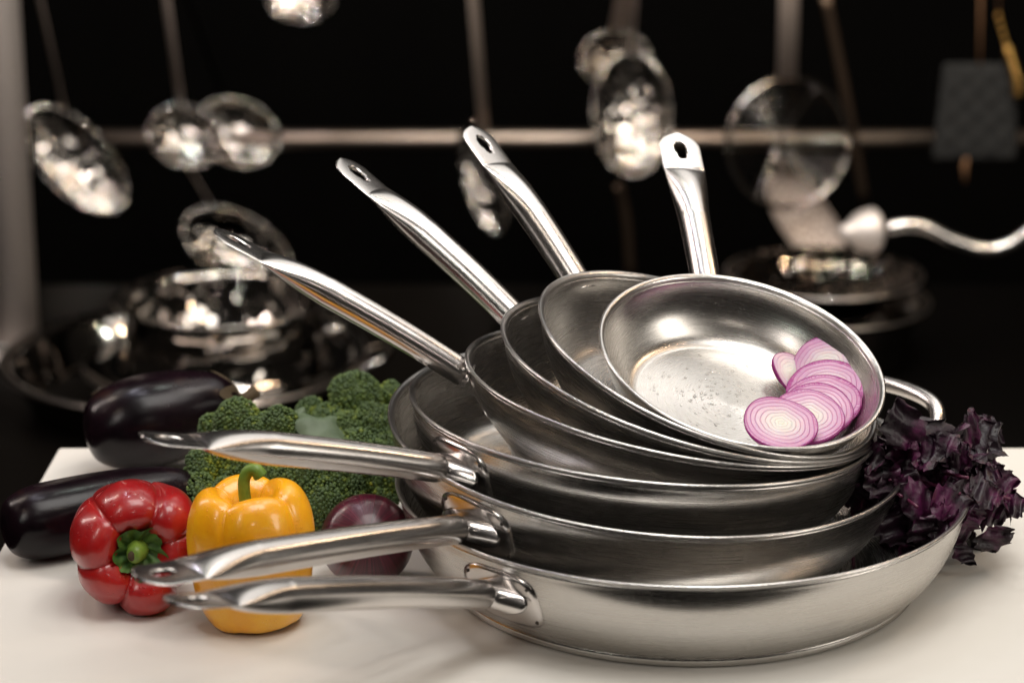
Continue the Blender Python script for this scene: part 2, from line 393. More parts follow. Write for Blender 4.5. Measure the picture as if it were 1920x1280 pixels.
    def loft(ls, size, name, n=40, pw=None):
        path = [pos(l) for l in ls]; vv = []; ff = []; m_ = len(path)
        for i, l in enumerate(ls):
            T = pos(min(l+.001, LT))-pos(max(l-.001, 0)); T /= np.linalg.norm(T); U = np.cross(T, e_t); U = U if U[2] > 0 else -U
            wv, hv, pwr, dz = size(l)
            for q in range(n):
                a = 2*PI*q/n; c, s_ = math.cos(a), math.sin(a)
                c = math.copysign(abs(c)**(2/pwr), c); s_ = math.copysign(abs(s_)**(2/pwr), s_)
                vv.append(path[i]+e_t*wv*c+U*(hv*s_+dz))
        for i in range(m_-1):
            for q in range(n):
                q2 = (q+1) % n; ff.append((i*n+q, i*n+q2, (i+1)*n+q2, (i+1)*n+q))
        ff.append(tuple(range(n-1, -1, -1))); ff.append(tuple((m_-1)*n+q for q in range(n)))
        return link(name, vv, ff, M['polish'], root)
    def neck(l):
        t = min(max((l-.003)/(NL-.003), 0), 1)
        return ((.0180*(1-t)**1.5+.0080)*k, (.0026*(1-t)**1.5+.0070)*k, 2.0, 0)
    fix(loft(list(np.linspace(.0042 if R > .135 else .0052, NL+.003, 16)), neck, 'handle_neck'))
    pl = .033*k; tr = .046*k                 # plate and transition length
    rb0 = .0095 if R < .125 else .0087
    def hsize(l):
        s = l/LT; rt = rb0+.0008*min(1, max(0, (s-.1)/.5))
        wv = rt*(1+.09*min(1, max(0, (s-.35)/.35))); hv = rt*1.0; d0 = LT-l; pw = 2.0
        if d0 < pl+tr:
            t = (pl+tr-d0)/tr; t = min(1, max(0, t)); ts = t*t*(3-2*t)
            wv = wv+(.0142*k-wv)*ts
            hv = rt*.98*math.sqrt(max(0, 1-t**2.0))*(1-.10*t) if t < 1 else 0
            pw = 2.0-.35*ts if t < 1 else 2.0
            hv = max(hv, .0012)
        if d0 < .0130*k:                       # rounded end
            q = 1-d0/(.0130*k); wv *= math.sqrt(max(.001, 1-q*q*.985))
        if l < NL+.0012: wv *= .95; hv *= .95
        return wv, hv, pw, 0
    ls = [NL-.0005, NL, NL+.0014]+list(np.linspace(NL+.003, LT-pl-tr-.002, 22))+list(np.linspace(LT-pl-tr, LT-pl, 30)[:-1])+[LT-pl-.0004, LT-pl]+list(np.linspace(LT-pl+.003, LT-.0135*k, 8))+[LT-.0130*k*(1-math.sin(x)) for x in np.linspace(.05, PI/2, 14)]
    hd = fix(loft(ls, hsize, 'handle', 48))
    # hanging hole
    l0 = LT-.0165*k; pc = pos(l0); T = pos(l0+.002)-pos(l0-.002); T /= np.linalg.norm(T); U = np.cross(T, e_t)
    mb = MB(); vv = []; n = 28
    for s_ in (-1, 1):
        for q in range(n):
            a = 2*PI*q/n; vv.append(pc+T*(.0082*k*math.cos(a))+e_t*(.0042*k*math.sin(a)*(1+.25*math.cos(a)))+U*.01*s_)
    ff = [(q, (q+1) % n, n+(q+1) % n, n+q) for q in range(n)]+[tuple(range(n-1, -1, -1)), tuple(range(n, 2*n))]
    cut = fix(link('cutter', vv, ff, M['polish']))
    cut.matrix_world = mw
    md = hd.modifiers.new('b', 'BOOLEAN'); md.operation = 'DIFFERENCE'; md.solver = 'EXACT'; md.object = cut
    bpy.context.view_layer.update(); dg = bpy.context.evaluated_depsgraph_get()
    nm = bpy.data.meshes.new_from_object(hd.evaluated_get(dg)); hd.modifiers.clear(); hd.data = nm; nm.name = 'handle'
    bpy.data.objects.remove(cut)
    if helper:
        a2 = helper; pts = []
        zb = h-.016
        for da, dr, dz in ((-.28, -.004, -.002), (-.28, .012, .005), (-.26, .026, .016), (-.18, .034, .024), (0, .036, .026), (.18, .034, .024), (.26, .026, .016), (.28, .012, .005), (.28, -.004, -.002)):
            rr = R+dr; pts.append((rr*math.cos(a2+da*R/rr), rr*math.sin(a2+da*R/rr), zb+dz))
        link('helper_handle', *tube(catmull(pts, 8), .0052, 16), M['polish'], root)
    return root
D = math.radians
F = {1: ((.1050, 1.4120, hh(.18)), 0, 0, .1778), 2: ((.0846, 1.4283, .0877), .087, -.0428, .1625), 3: ((.0811, 1.4271, .1013), .0914, .0355, .1459),
     4: ((.0985, 1.4269, .1133), .1815, .0227, .1297), 5: ((.1089, 1.4198, .1271), .2685, -.0521, .1199), 6: ((.1208, 1.4133, .1382), .3398, -.1409, .1103),
     7: ((.1395, 1.3932, .1457), .199, -.3209, .0888)}
HD = {1: (229, .238, .049), 2: (228, .246, .015), 3: (217, .207, .022), 4: (176.5, .166, .046), 5: (153, .151, .040), 6: (137, .130, .036), 7: (102, .134, .022)}
LB = {1: 'largest steel frying pan at the bottom of the stack, flat on the white table', 2: 'second largest steel frying pan, resting in the bottom pan, handle pointing over the yellow pepper',
      3: 'third steel frying pan from the bottom, its handle crossing in front of the broccoli', 4: 'middle steel frying pan of the stack with the lowest of the four raised handles',
      5: 'third steel frying pan from the top, its raised handle second from the left', 6: 'steel frying pan directly under the small onion pan, its raised handle third from the left',
      7: 'smallest steel frying pan on top of the stack, holding sliced red onion'}
MW = {}
for i in range(1, 8):
    c, tx, ty, R = F[i]; MW[i] = frame(c, tx, ty, R); az, L, e = HD[i]
    pan(R, MW[i], D(az), L, e, LB[i], helper=(D(43) if i == 1 else None))

# ------------------------------------------------------------ water drops in the top pan
m7 = MW[7]; m7i = m7.inverted()
def inplane(px, py, zl):
    o = m7i @ Vector((0, 0, CH)); dd = m7i.to_3x3() @ Vector(ray(px, py)); t = (zl-o.z)/dd.z; return o+dd*t
mb = MB()
for i in range(420):
    px = rng.normal(1335, 60); py = rng.normal(735, 38)
    p = inplane(px, py, .0068)
    if math.hypot(p.x, p.y) > .058: continue
    r = .0002+.0009*rng.random()**4
    v, f = lathe([(r, 0), (r*.93, r*.28), (r*.7, r*.5), (r*.35, r*.62), (0, r*.66)], 10)
    s1 = 1+.5*rng.random(); a = rng.random()*6
    mb.add([(p.x+(x*s1*math.cos(a)-y*math.sin(a)), p.y+(x*s1*math.sin(a)+y*math.cos(a)), z+.0069) for x, y, z in v], f)
o = mb.build('water_drops', M['water']); o.matrix_world = m7
tag(o, 'tiny clear water drops scattered over the floor of the top pan', 'water drops', kind='stuff')

# ------------------------------------------------------------ onion slices in the top pan
def oslice(px, py, zl, R, tiltx, tilty, label, part=1.0, rot=0, th=.0024, hollow=0):
    p = inplane(px, py, zl)
    for _ in range(6):                      # rest on the sloping wall of the pan
        rr_ = min(math.hypot(p.x, p.y)+R*.45, .0855); uu = [i_/60 for i_ in range(61)]
        zw_ = next((wall(u_, .0888)[1] for u_ in uu if wall(u_, .0888)[0] >= rr_), .04)
        p = inplane(px, py, max(zl, zw_+.001))
    n = Vector((tiltx, tilty, 1)).normalized(); a = Vector((0, 1, 0)).cross(n).normalized(); b = n.cross(a)
    m = Matrix.Identity(4)
    for i in range(3): m[i][0] = a[i]; m[i][1] = b[i]; m[i][2] = n[i]; m[i][3] = p[i]
    m = m7 @ m @ Matrix.Rotation(rot, 4, 'Z')
    root = thing('onion_slice', label, 'onion slice', m, 'red onion slices lying in the top pan')
    na = 72; rr = [hollow*R if hollow else 0]+[R*k for k in (.3, .5, .7, .85, .97)]
    rr = [x for x in rr if x >= hollow*R]
    top = []; v = []; f = []
    ph = rng.random()*6
    def outl(a): return 1+.025*math.sin(2*a+ph)+.02*math.sin(3*a+ph*2)
    a0, a1 = (0, 2*PI) if part >= 1 else (0, 2*PI*part)
    cnt = na if part >= 1 else int(na*part)+1
    for r in rr:
        for j in range(cnt):
            a = a0+(a1-a0)*j/(na if part >= 1 else cnt-1); q = r*outl(a)
            v.append((q*math.cos(a), q*math.sin(a), th+.0006*math.sin(3*a+ph)*(r/R)-.0*r))
    nr = len(rr); wrap = part >= 1
    for i in range(nr-1):
        for j in range(cnt if wrap else cnt-1):
            j2 = (j+1) % cnt; f.append((i*cnt+j, (i+1)*cnt+j, (i+1)*cnt+j2, i*cnt+j2))
    nv = len(v)
    v += [(x, y, 0) for x, y, z in v]; f += [tuple(nv+i for i in q[::-1]) for q in f]
    if not wrap:
        for i in range(nr-1):
            f.append((i*cnt, nv+i*cnt, nv+(i+1)*cnt, (i+1)*cnt)); q = cnt-1
            f.append((i*cnt+q, (i+1)*cnt+q, nv+(i+1)*cnt+q, nv+i*cnt+q))
    o = link('flesh', v, f, M['slice'], root, smooth=False)
    # skin round the edge
    v = []; f = []
    for (s_, z) in ((.962, th-.0001), (.985, th+.0003), (1.0, th*.8), (1.003, th*.4), (.99, .0002)):
        for j in range(cnt):
            a = a0+(a1-a0)*j/(na if wrap else cnt-1); q = R*s_*outl(a); v.append((q*math.cos(a), q*math.sin(a), z+(.0006*math.sin(3*a+ph) if z > th*.5 else 0)))
    for i in range(4):
        for j in range(cnt if wrap else cnt-1):
            j2 = (j+1) % cnt; f.append((i*cnt+j, (i+1)*cnt+j, (i+1)*cnt+j2, i*cnt+j2))
    link('skin_ring', v, f, M['slice_rim'], root)
oslice(1462, 797, .024, .0222, -.05, -.15, 'frontmost whole red onion slice in the pan, overlapping all the others')
oslice(1514, 784, .021, .0225, -.20, -.15, 'red onion slice just behind the frontmost slice')
oslice(1530, 772, .0190, .0230, -.27, -.13, 'third red onion slice counted from the front of the overlapping row')
oslice(1543, 756, .0190, .0236, -.33, -.14, 'fourth red onion slice counted from the front of the overlapping row')
oslice(1550, 730, .0195, .0242, -.38, -.18, 'red onion slice second from the back of the row')
oslice(1552, 686, .022, .0225, -.55, -.40, 'rearmost red onion slice, showing wide loose rings near the pan wall')
oslice(1482, 702, .0125, .0150, .4, -.2, 'small pale piece of onion at the left of the slices')

# ------------------------------------------------------------ peppers
def pepper(lobes, R, H, shape, seed, cut=.16):
    """lobes: crease angles. Returns verts/faces, stem centre height"""
    r_ = random.Random(seed); n = 144
    S = catmull([(r, z, 0) for r, z in shape], 8); m = len(S)
    v = []; f = []
    cr = sorted(lobes); amp = [1+r_.uniform(-.06, .06) for _ in cr]
    for i in range(n):
        a = 2*PI*i/n
        # position inside lobe
        for q in range(len(cr)):
            a0 = cr[q]; a1 = cr[(q+1) % len(cr)]; w_ = (a1-a0) % (2*PI); da = (a-a0) % (2*PI)
            if da <= w_: t = da/w_; la = amp[q]; break
        lob = math.sin(PI*t)**.55
        for k in range(m):
            r, z = S[k][0], S[k][1]; s = k/(m-1)
            wgt = math.exp(-((s-.30)/.30)**2)*.9+.28
            if s > .8: wgt = .28+.8*(s-.8)/.2
            q = r*R*((1-cut*wgt)+cut*wgt*lob)*(1+(la-1)*lob)
            zz = z*H-(1-lob)*(.09*H*math.exp(-((s-.22)/.13)**2))+(1-lob)*.15*H*math.exp(-((s-.88)/.08)**2)+(la-1)*lob*H*.6*(1-abs(2*s-1))*(1 if s < .5 else -1)
            q *= 1+.014*math.sin(3*a+5*z+seed)+.008*math.sin(7*a-6*z+seed*2)+.004*math.sin(13*a+11*z)
            v.append((q*math.cos(a), q*math.sin(a), zz))
    for i in range(n):
        j = (i+1) % n
        for k in range(m-1): f.append((i*m+k, i*m+k+1, j*m+k+1, j*m+k))
    return v, f
SH = [(0, .78), (.10, .775), (.22, .83), (.38, .95), (.58, 1.0), (.80, .95), (.96, .80), (1.0, .60), (.95, .38), (.88, .20), (.74, .06), (.52, 0), (.30, .02), (.12, .09), (0, .11)]
yp = thing('bell_pepper', 'yellow bell pepper standing upright with a hooked green stem', 'bell pepper', Matrix.Translation(at(479, 1050, 1.352)*1.0), 'bell peppers beside the pans')
pz = ground(484, 1140); yc = Vector((at(481, 1050, 1.330).x, 1.330, 0))
yp.matrix_world = Matrix.Translation(yc) @ Matrix.Rotation(D(-3), 4, 'Y')
fix(link('pepper_body', *pepper([D(-112), D(-28), D(60), D(150)], .0375, .0865, SH, 3, .15), M['yellow'], yp))
p = [(0, 0, .063), (-.001, 0, .072), (-.0015, 0, .082), (-.001, 0, .090), (.002, 0, .0955), (.0065, -.001, .0965), (.009, -.001, .0925)]
P = catmull(p, 6); rad = [.0068-.0032*min(1, i/9)+.0008*max(0, (i-26)/10) for i in range(len(P))]
st = fix(link('stem', *tube(P, [(r, r) for r in rad], 14), M['stem'], yp))
mb = MB()
for i in range(5):
    a = i*2*PI/5+.3; mb.add(*tube([(0, 0, .0665), (.006*math.cos(a), .006*math.sin(a), .0672), (.011*math.cos(a), .011*math.sin(a), .070)], [(.004, .0016), (.0035, .0014), (.0008, .0006)], 10))
mb.build('calyx', M['stem'], yp)
# red pepper lying on its side, stem to the camera
rc = Vector((at(252, 1024, 1.365).x, 1.365, .0375))
ax = Vector((.26, -1.0, .16)).normalized(); xx = ax.cross(Vector((0, 0, 1))).normalized(); yy = ax.cross(xx)
m = Matrix.Identity(4)
for i in range(3): m[i][0] = xx[i]; m[i][1] = yy[i]; m[i][2] = ax[i]; m[i][3] = rc[i]-ax[i]*.036
rp = thing('bell_pepper', 'red bell pepper lying on its side with its green stem end facing forward', 'bell pepper', m, 'bell peppers beside the pans')
fix(link('pepper_body', *pepper([D(15), D(70), D(130), D(195), D(245), D(310)], .0415, .072, SH, 8, .18), M['red'], rp))
mb = MB(); r_ = random.Random(3)
v = []; f = []; n = 60; rings = 8
for i in range(rings):
    for j in range(n):
        a = 2*PI*j/n; rr = .0150*(i/(rings-1))*(1+.10*math.sin(5*a)+.07*math.sin(9*a+1)+r_.uniform(-.03, .03))
        v.append((rr*math.cos(a), rr*math.sin(a), .0605+.008*(i/(rings-1))**2+.0022*math.sin(9*a+i*.9)*i/rings+r_.uniform(-.0005, .0005)))
for i in range(rings-1):
    for j in range(n): f.append((i*n+j, (i+1)*n+j, (i+1)*n+(j+1) % n, i*n+(j+1) % n))
link('calyx', v, f, M['calyxg'], rp)
st = link('stem', *tube([(0, 0, .057), (.0008, 0, .062), (.002, .0005, .0665), (.0035, .001, .0695), (.0042, .001, .0705)], [(.0082, .0078), (.0068, .0066), (.0058, .0056), (.005, .0047), (.0036, .0033)], 16), M['stem'], rp)
link('stem_cut', *lathe([(0, .0004), (.0022, .0003), (.0032, -.0005)], 12), M['calyx'], st).location = (.0042, .001, .0707)

# ------------------------------------------------------------ aubergines
def aub(p0, p1, prof_, label, calyx=True):
    p0 = Vector(p0); p1 = Vector(p1); ax = (p1-p0).normalized(); L = (p1-p0).length
    q = ax.to_track_quat('Z', 'Y').to_matrix().to_4x4()
    root = thing('aubergine', label, 'aubergine', Matrix.Translation(p0) @ q, 'aubergines lying at the left end of the table')
    S = catmull([(r, z*L, 0) for r, z in prof_], 10)
    fix(link('aubergine_body', *lathe([(max(0, s[0]), s[1]) for s in S], 80), M['egg'], root))
    if calyx:
        zt = L*.955; rt = np.interp(zt, [s[1] for s in S], [s[0] for s in S]); v = []; f = []; n = 50
        for i in range(7):
            for j in range(n):
                a = 2*PI*j/n; spike = (.5+.5*math.cos(5*a))**1.5
                l = i/6*(.35+.65*spike); z = L*1.012-l*.018; r = np.interp(z, [s[1] for s in S], [s[0] for s in S])+.0012
                r = min(r, .002+.030*math.sqrt(l)) if l > 0 else 0
                v.append((r*math.cos(a), r*math.sin(a), z+.0012*math.sin(7*a)))
        for i in range(6):
            for j in range(n): f.append((i*n+j, (i+1)*n+j, (i+1)*n+(j+1) % n, i*n+(j+1) % n))
        link('calyx', v, f, M['calyx'], root)
        link('stem', *tube([(0, 0, L*.99), (.002, 0, L+.006), (.005, .002, L+.014)], [(.006, .006), (.0045, .0045), (.005, .005)], 12), M['calyx'], root)
AP = [(0, 0), (.010, .006), (.0205, .05), (.0285, .17), (.0325, .34), (.0325, .50), (.0290, .70), (.0235, .86), (.016, .95), (.007, .995), (0, 1.0)]
a0 = at(160, 806, 1.575); a1 = at(452, 768, 1.625)
aub((a0.x, 1.575, .0325), (a1.x, 1.615, .044), AP, 'fat glossy dark aubergine with brown calyx lying behind, against the broccoli')
AP2 = [(0, 0), (.010, .010), (.0185, .05), (.0235, .16), (.0245, .35), (.0235, .6), (.020, .82), (.014, .95), (.006, .995), (0, 1.0)]
b0 = at(3, 985, 1.415)
aub((b0.x, 1.418, .0245), (-.205, 1.482, .027), AP2, 'slim black aubergine lying at the table edge behind the red pepper', False)

# ------------------------------------------------------------ red onion
oc = Vector((at(688, 1015, 1.392).x, 1.392, 0))
m = Matrix.Translation((oc.x, oc.y, .0275)) @ Matrix.Rotation(D(58), 4, 'X') @ Matrix.Rotation(D(6), 4, 'Y')
ro = thing('red_onion', 'whole red onion with papery purple skin between yellow pepper and pans', 'onion', m)
S = catmull([(0, -.0265, 0), (.006, -.0262, 0), (.018, -.0225, 0), (.0275, -.008, 0), (.0285, .004, 0), (.024, .017, 0), (.013, .0245, 0), (.004, .0275, 0), (.0026, .0285, 0), (.0014, .0300, 0), (0, .0304, 0)], 8)
fix(link('onion_bulb', *lathe([(max(0, s[0]), s[1]) for s in S], 90), M['onion'], ro))
mb = MB(); r_ = random.Random(5)
for i in range(14):
    a = r_.random()*6.3; mb.add(*tube([(0, 0, -.0258), (.003*math.cos(a), .003*math.sin(a), -.028), (.006*math.cos(a), .006*math.sin(a), -.0285)], .0003, 5))
mb.build('root_tuft', M['calyx'], ro)

# ------------------------------------------------------------ broccoli
ICO = None
def ico(sub):
    bm = bmesh.new(); bmesh.ops.create_icosphere(bm, subdivisions=sub, radius=1); v = np.array([x.co[:] for x in bm.verts]); f = np.array([[y.index for y in x.verts] for x in bm.faces]); bm.free(); return v, f
IV, IF = ico(1)
def broccoli(blobs, label, stalk, leaves):
    root = thing('broccoli', label, 'broccoli', None, 'broccoli heads behind the peppers'); cen = []
    Vs = []; Fs = []; At = []; nv = 0
    base = np.array(stalk)
    core = MB()
    for (px, py, Y, rp_) in blobs:
        c = np.array(at(px, py, Y)); r0 = rp_*(Y*.956+.16)/FPX; cen.append((c, r0))
    for c, r0 in cen:
        up = c-base; up /= np.linalg.norm(up)
        nb = max(8, int(16*(r0/.015)**2)); bd = rng.normal(size=(nb*3, 3)); bd /= np.linalg.norm(bd, axis=1)[:, None]
        keep = []
        for x in bd:
            if x@up > -.35 and all(x@y < .86 for y in keep): keep.append(x)
        bd = np.array(keep)
        br_ = r0*.42
        N_ = int(4*PI*(r0*1.08)**2/(.0014**2*3.6)); i = np.arange(N_)+.5
        ph = np.arccos(1-2*i/N_); thh = PI*(1+5**.5)*i
        dr = np.stack([np.cos(thh)*np.sin(ph), np.sin(thh)*np.sin(ph), np.cos(ph)], 1)+rng.normal(size=(N_, 3))*.025
        dr /= np.linalg.norm(dr, axis=1)[:, None]
        cs = dr@bd.T; best = cs.max(1); ang = np.arccos(np.clip(best, -1, 1))
        rad = r0*(.80+.26*np.sqrt(np.clip(1-(ang/.62)**2, 0, 1)))
        P = c+dr*rad[:, None]
        ok = (dr@up > -.5)
        for c2, r2 in cen:
            if c2 is c: continue
            ok &= np.linalg.norm(P-c2, axis=1) > r2*.86
        ok &= P[:, 2] > .001
        P = P[ok]; dd = dr[ok]; rk = rad[ok]/r0; ua = (dd@up)
        s = .00145*(.65+.6*rng.random(len(P)))
        V = P[:, None, :]+IV[None]*s[:, None, None]
        Vs.append(V.reshape(-1, 3)); Fs.append((IF[None]+(nv+np.arange(len(P))*len(IV))[:, None, None]).reshape(-1, 3)); nv += len(P)*len(IV)
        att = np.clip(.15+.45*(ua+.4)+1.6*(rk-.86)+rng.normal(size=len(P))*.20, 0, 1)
        At.append(np.repeat(att, len(IV)))
        lv, lf = lathe([(0, -r0*.8), (r0*.56, -r0*.56), (r0*.8, 0), (r0*.56, r0*.56), (0, r0*.8)], 16)
        core.add([tuple(c+np.array(q)) for q in lv], lf)
        core.add(*tube([base, (base+c)/2+np.array([0, 0, -.004]), c-up*r0*.5], [(.008, .008), (.006, .006), (r0*.5, r0*.5)], 10))
    V = np.concatenate(Vs); F_ = np.concatenate(Fs); A_ = np.concatenate(At)
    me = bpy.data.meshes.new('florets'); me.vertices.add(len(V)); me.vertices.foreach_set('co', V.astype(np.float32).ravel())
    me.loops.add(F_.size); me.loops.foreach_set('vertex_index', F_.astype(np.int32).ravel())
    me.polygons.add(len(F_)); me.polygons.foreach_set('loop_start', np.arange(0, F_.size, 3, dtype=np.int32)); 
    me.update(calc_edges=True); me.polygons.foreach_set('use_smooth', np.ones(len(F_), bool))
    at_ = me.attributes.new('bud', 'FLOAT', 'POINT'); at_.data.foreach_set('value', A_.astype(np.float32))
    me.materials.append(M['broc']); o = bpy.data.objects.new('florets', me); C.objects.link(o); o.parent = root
    core.build('stalks', M['brocstalk'], root)
    for lf_ in leaves: lf_(root)
    return root
def leafmesh(cpts, name, matr, parent, nu=14, nv_=10, wav=.002, seed=1):
    """bilinear patch over 4 corner points with ripple"""
    r_ = np.random.default_rng(seed); a, b, c, d_ = [np.array(x) for x in cpts]; v = []; f = []
    nrm = np.cross(b-a, d_-a); nrm /= np.linalg.norm(nrm)
    e1 = r_.random(4)*6
    for i in range(nu+1):
        for j in range(nv_+1):
            u, w_ = i/nu, j/nv_
            # uneven outline
            uu = u+.05*math.sin(w_*9+e1[0])*(1 if u > .5 else -1)*abs(2*u-1)**3
            ww = w_+.06*math.sin(u*11+e1[1])*(1 if w_ > .5 else -1)*abs(2*w_-1)**3
            p = (1-uu)*(1-ww)*a+uu*(1-ww)*b+uu*ww*c+(1-uu)*ww*d_
            p = p+nrm*(wav*math.sin(u*7+e1[2]+2*w_)+wav*.6*math.sin(w_*9+e1[3])+.006*math.sin(PI*u)*math.sin(PI*w_))
            v.append(p)
    for i in range(nu):
        for j in range(nv_):
            k = i*(nv_+1)+j; f.append((k, k+1, k+nv_+2, k+nv_+1))
    return link(name, v, f, matr, parent)
broccoli([(445, 790, 1.515, 42), (400, 800, 1.53, 26), (520, 805, 1.505, 42), (480, 812, 1.50, 30), (385, 880, 1.49, 40), (372, 930, 1.475, 46), (425, 935, 1.47, 40), (440, 885, 1.49, 40),
          (500, 900, 1.48, 45), (565, 895, 1.48, 46), (600, 940, 1.468, 44), (560, 960, 1.47, 40), (640, 905, 1.485, 40), (690, 900, 1.50, 38), (590, 850, 1.50, 40), (640, 860, 1.51, 40), (700, 860, 1.515, 35), (480, 960, 1.47, 36), (620, 985, 1.468, 30), (560, 865, 1.49, 36), (530, 850, 1.495, 34), (735, 905, 1.505, 34), (715, 945, 1.49, 30), (660, 950, 1.475, 32), (670, 840, 1.52, 36), (465, 850, 1.50, 34), (600, 815, 1.525, 30)],
         'front broccoli head with dense dark florets and a grey green leaf above the pan handle', at(560, 900, 1.535)[:],
         [lambda r: leafmesh([at(553, 775, 1.51), at(560, 832, 1.485), at(655, 838, 1.49), at(632, 788, 1.515)], 'leaf', M['brocleaf'], r, seed=4),
          lambda r: leafmesh([at(556, 768, 1.53), at(548, 775, 1.51), at(565, 800, 1.50), at(580, 786, 1.52)], 'leaf', M['brocleaf'], r, seed=9, wav=.001),
          lambda r: leafmesh([at(390, 812, 1.505), at(385, 832, 1.49), at(432, 840, 1.48), at(415, 812, 1.50)], 'leaf', M['brocleaf'], r, seed=6)])
broccoli([(665, 748, 1.60, 50), (620, 790, 1.585, 34), (585, 775, 1.60, 30), (700, 800, 1.58, 46), (655, 815, 1.575, 44), (730, 745, 1.61, 30), (640, 850, 1.56, 40), (715, 850, 1.565, 42), (745, 790, 1.60, 30)],
         'rear broccoli head standing behind, between the aubergine and the pan stack', at(680, 830, 1.62)[:], [])

# ------------------------------------------------------------ purple basil
bas = thing('purple_basil', 'bunch of dark purple basil leaves spilling over the right rim of the bottom pan', 'basil', Matrix.Translation((.235, 1.43, .05)))
bmi = Vector((.235, 1.43, .05))
lm_ = MB(); sm_ = MB()
def bleaf(p, dirv, nrm, l, wd, curl, seed):
    r_ = random.Random(seed); p = np.array(p)-np.array(bmi); dv = np.array(dirv, float); dv /= np.linalg.norm(dv); nn = np.array(nrm, float); nn -= dv*(nn@dv); nn /= np.linalg.norm(nn); sd = np.cross(dv, nn)
    nu, nw = 22, 10; v = []; f = []; e1, e2, e3 = [r_.random()*6 for _ in range(3)]; fold = r_.uniform(.2, .8); cup = r_.uniform(-.3, .9)
    for i in range(nu+1):
        u = i/nu; w_ = wd*(math.sin(PI*min(1, u*.98+.02)**.72))**.8*(1+.12*math.sin(u*24+e1)+.06*math.sin(u*41+e2)); ang = curl*u
        cx = l*(math.sin(ang)/curl if abs(curl) > .05 else u); cz = -l*((1-math.cos(ang))/curl if abs(curl) > .05 else 0)
        for j in range(nw+1):
            s = 2*j/nw-1
            z = cz+abs(s)**1.3*w_*fold*cup+.0017*math.sin(u*13+s*4+e2)+.0014*math.sin(s*9+e3+u*17)*abs(s)
            v.append(p+dv*cx+sd*(w_*s)+nn*z)
    for i in range(nu):
        for j in range(nw):
            k = i*(nw+1)+j; f.append((k, k+1, k+nw+2, k+nw+1))
    lm_.add(v, f)
R2 = random.Random(21)
spec = [(1700, 812, 1.45, (1, .2, .05), .036, .013), (1640, 810, 1.44, (.3, .2, -1), .028, .011), (1760, 810, 1.45, (.4, .2, -1), .030, .016), (1790, 850, 1.46, (.1, 0, 1), .022, .009),
        (1850, 815, 1.46, (.5, .2, .6), .03, .014), (1845, 850, 1.45, (.6, 0, -.8), .034, .016), (1878, 880, 1.45, (.1, .1, -1), .022, .012), (1800, 860, 1.47, (1, .2, .3), .036, .013),
        (1810, 920, 1.42, (.9, -.1, -.2), .038, .016), (1860, 935, 1.42, (.8, 0, -.1), .026, .012), (1895, 935, 1.41, (.8, 0, .5), .020, .009), (1870, 965, 1.41, (.3, -.1, -1), .024, .013),
        (1770, 975, 1.40, (1, 0, -.1), .032, .012), (1790, 1000, 1.395, (.9, 0, -.8), .024, .006), (1740, 960, 1.40, (.2, -.2, .8), .022, .010), (1700, 990, 1.39, (.2, 0, -1), .026, .009),
        (1680, 900, 1.40, (.2, 0, -1), .024, .010), (1665, 950, 1.385, (.9, -.2, -.3), .028, .013), (1600, 880, 1.45, (-.9, 0, -.4), .030, .012), (1640, 900, 1.45, (-.8, 0, .1), .028, .013),
        (1720, 1010, 1.385, (-.3, 0, -.9), .026, .007), (1815, 790, 1.46, (.9, 0, .3), .024, .010), (1660, 860, 1.44, (-.2, .1, 1), .026, .012), (1715, 870, 1.42, (1, 0, .3), .034, .015),
        (1750, 880, 1.42, (-.3, -.1, 1), .026, .011), (1770, 930, 1.41, (-.8, 0, .2), .030, .014), (1830, 880, 1.43, (.4, 0, 1), .024, .010), (1655, 940, 1.365, (.6, -.2, -.5), .028, .014), (1640, 880, 1.37, (-.3, 0, -1), .024, .012), (1660, 850, 1.375, (.5, 0, -.7), .032, .014), (1690, 930, 1.36, (.7, 0, .3), .030, .014), (1625, 850, 1.39, (.2, 0, -1), .030, .013), (1670, 900, 1.37, (-.5, 0, .6), .028, .012), (1770, 905, 1.36, (.7, 0, -.5), .030, .015), (1800, 925, 1.36, (.1, 0, -1), .026, .013), (1745, 930, 1.355, (.9, 0, .1), .032, .014), (1815, 895, 1.37, (-.2, 0, -1), .030, .014), (1785, 950, 1.355, (-.8, 0, -.2), .026, .011), (1720, 950, 1.35, (.4, 0, -.7), .024, .011), (1830, 935, 1.37, (-.6, 0, -.5), .026, .011)]
for i, (px, py, Y, dv, l, wd) in enumerate(spec):
    py += 22; l *= .88; px -= 12 if px > 1800 else 0
    bleaf(at(px, py, Y), dv, (R2.uniform(-.6, .6), -1, R2.uniform(-.1, .9)), l, wd, R2.uniform(.2, 1.3), i)
for i in range(120):
    a = R2.random()*6.28; q = R2.random()**.6
    px = 1738+q*112*math.cos(a); py = 915+q*78*math.sin(a)+(px-1752)*.05; Y = R2.uniform(1.37, 1.47)
    if px < 1690 and py > 955 or py < 815 and px > 1700: continue
    if px > 1830 and py > 930: continue
    dv = (math.cos(a)+R2.uniform(-.6, .9), R2.uniform(-.5, .4), -math.sin(a)+R2.uniform(-.7, .7))
    bleaf(at(px, py, Y), dv, (R2.uniform(-1, 1), R2.uniform(-1, .2), R2.uniform(-.3, 1)), R2.uniform(.014, .033), R2.uniform(.007, .015), R2.uniform(.1, 1.6), 100+i)
for px, py, Y in [(s[0], s[1], s[2]) for s in spec[::2]]+[(1575, 935, 1.45), (1600, 1062, 1.40)]:
    e_ = np.array(at(px, py, Y)); b_ = np.array((.215, 1.44, .045)); sm_.add([tuple(np.array(q)-np.array(bmi)) for q in tube([tuple(x) for x in catmull([b_, (b_+e_)/2+np.array((0, 0, .008)), e_], 6)], .0011, 7)[0]], tube([tuple(x) for x in catmull([b_, (b_+e_)/2, e_], 6)], .0011, 7)[1])
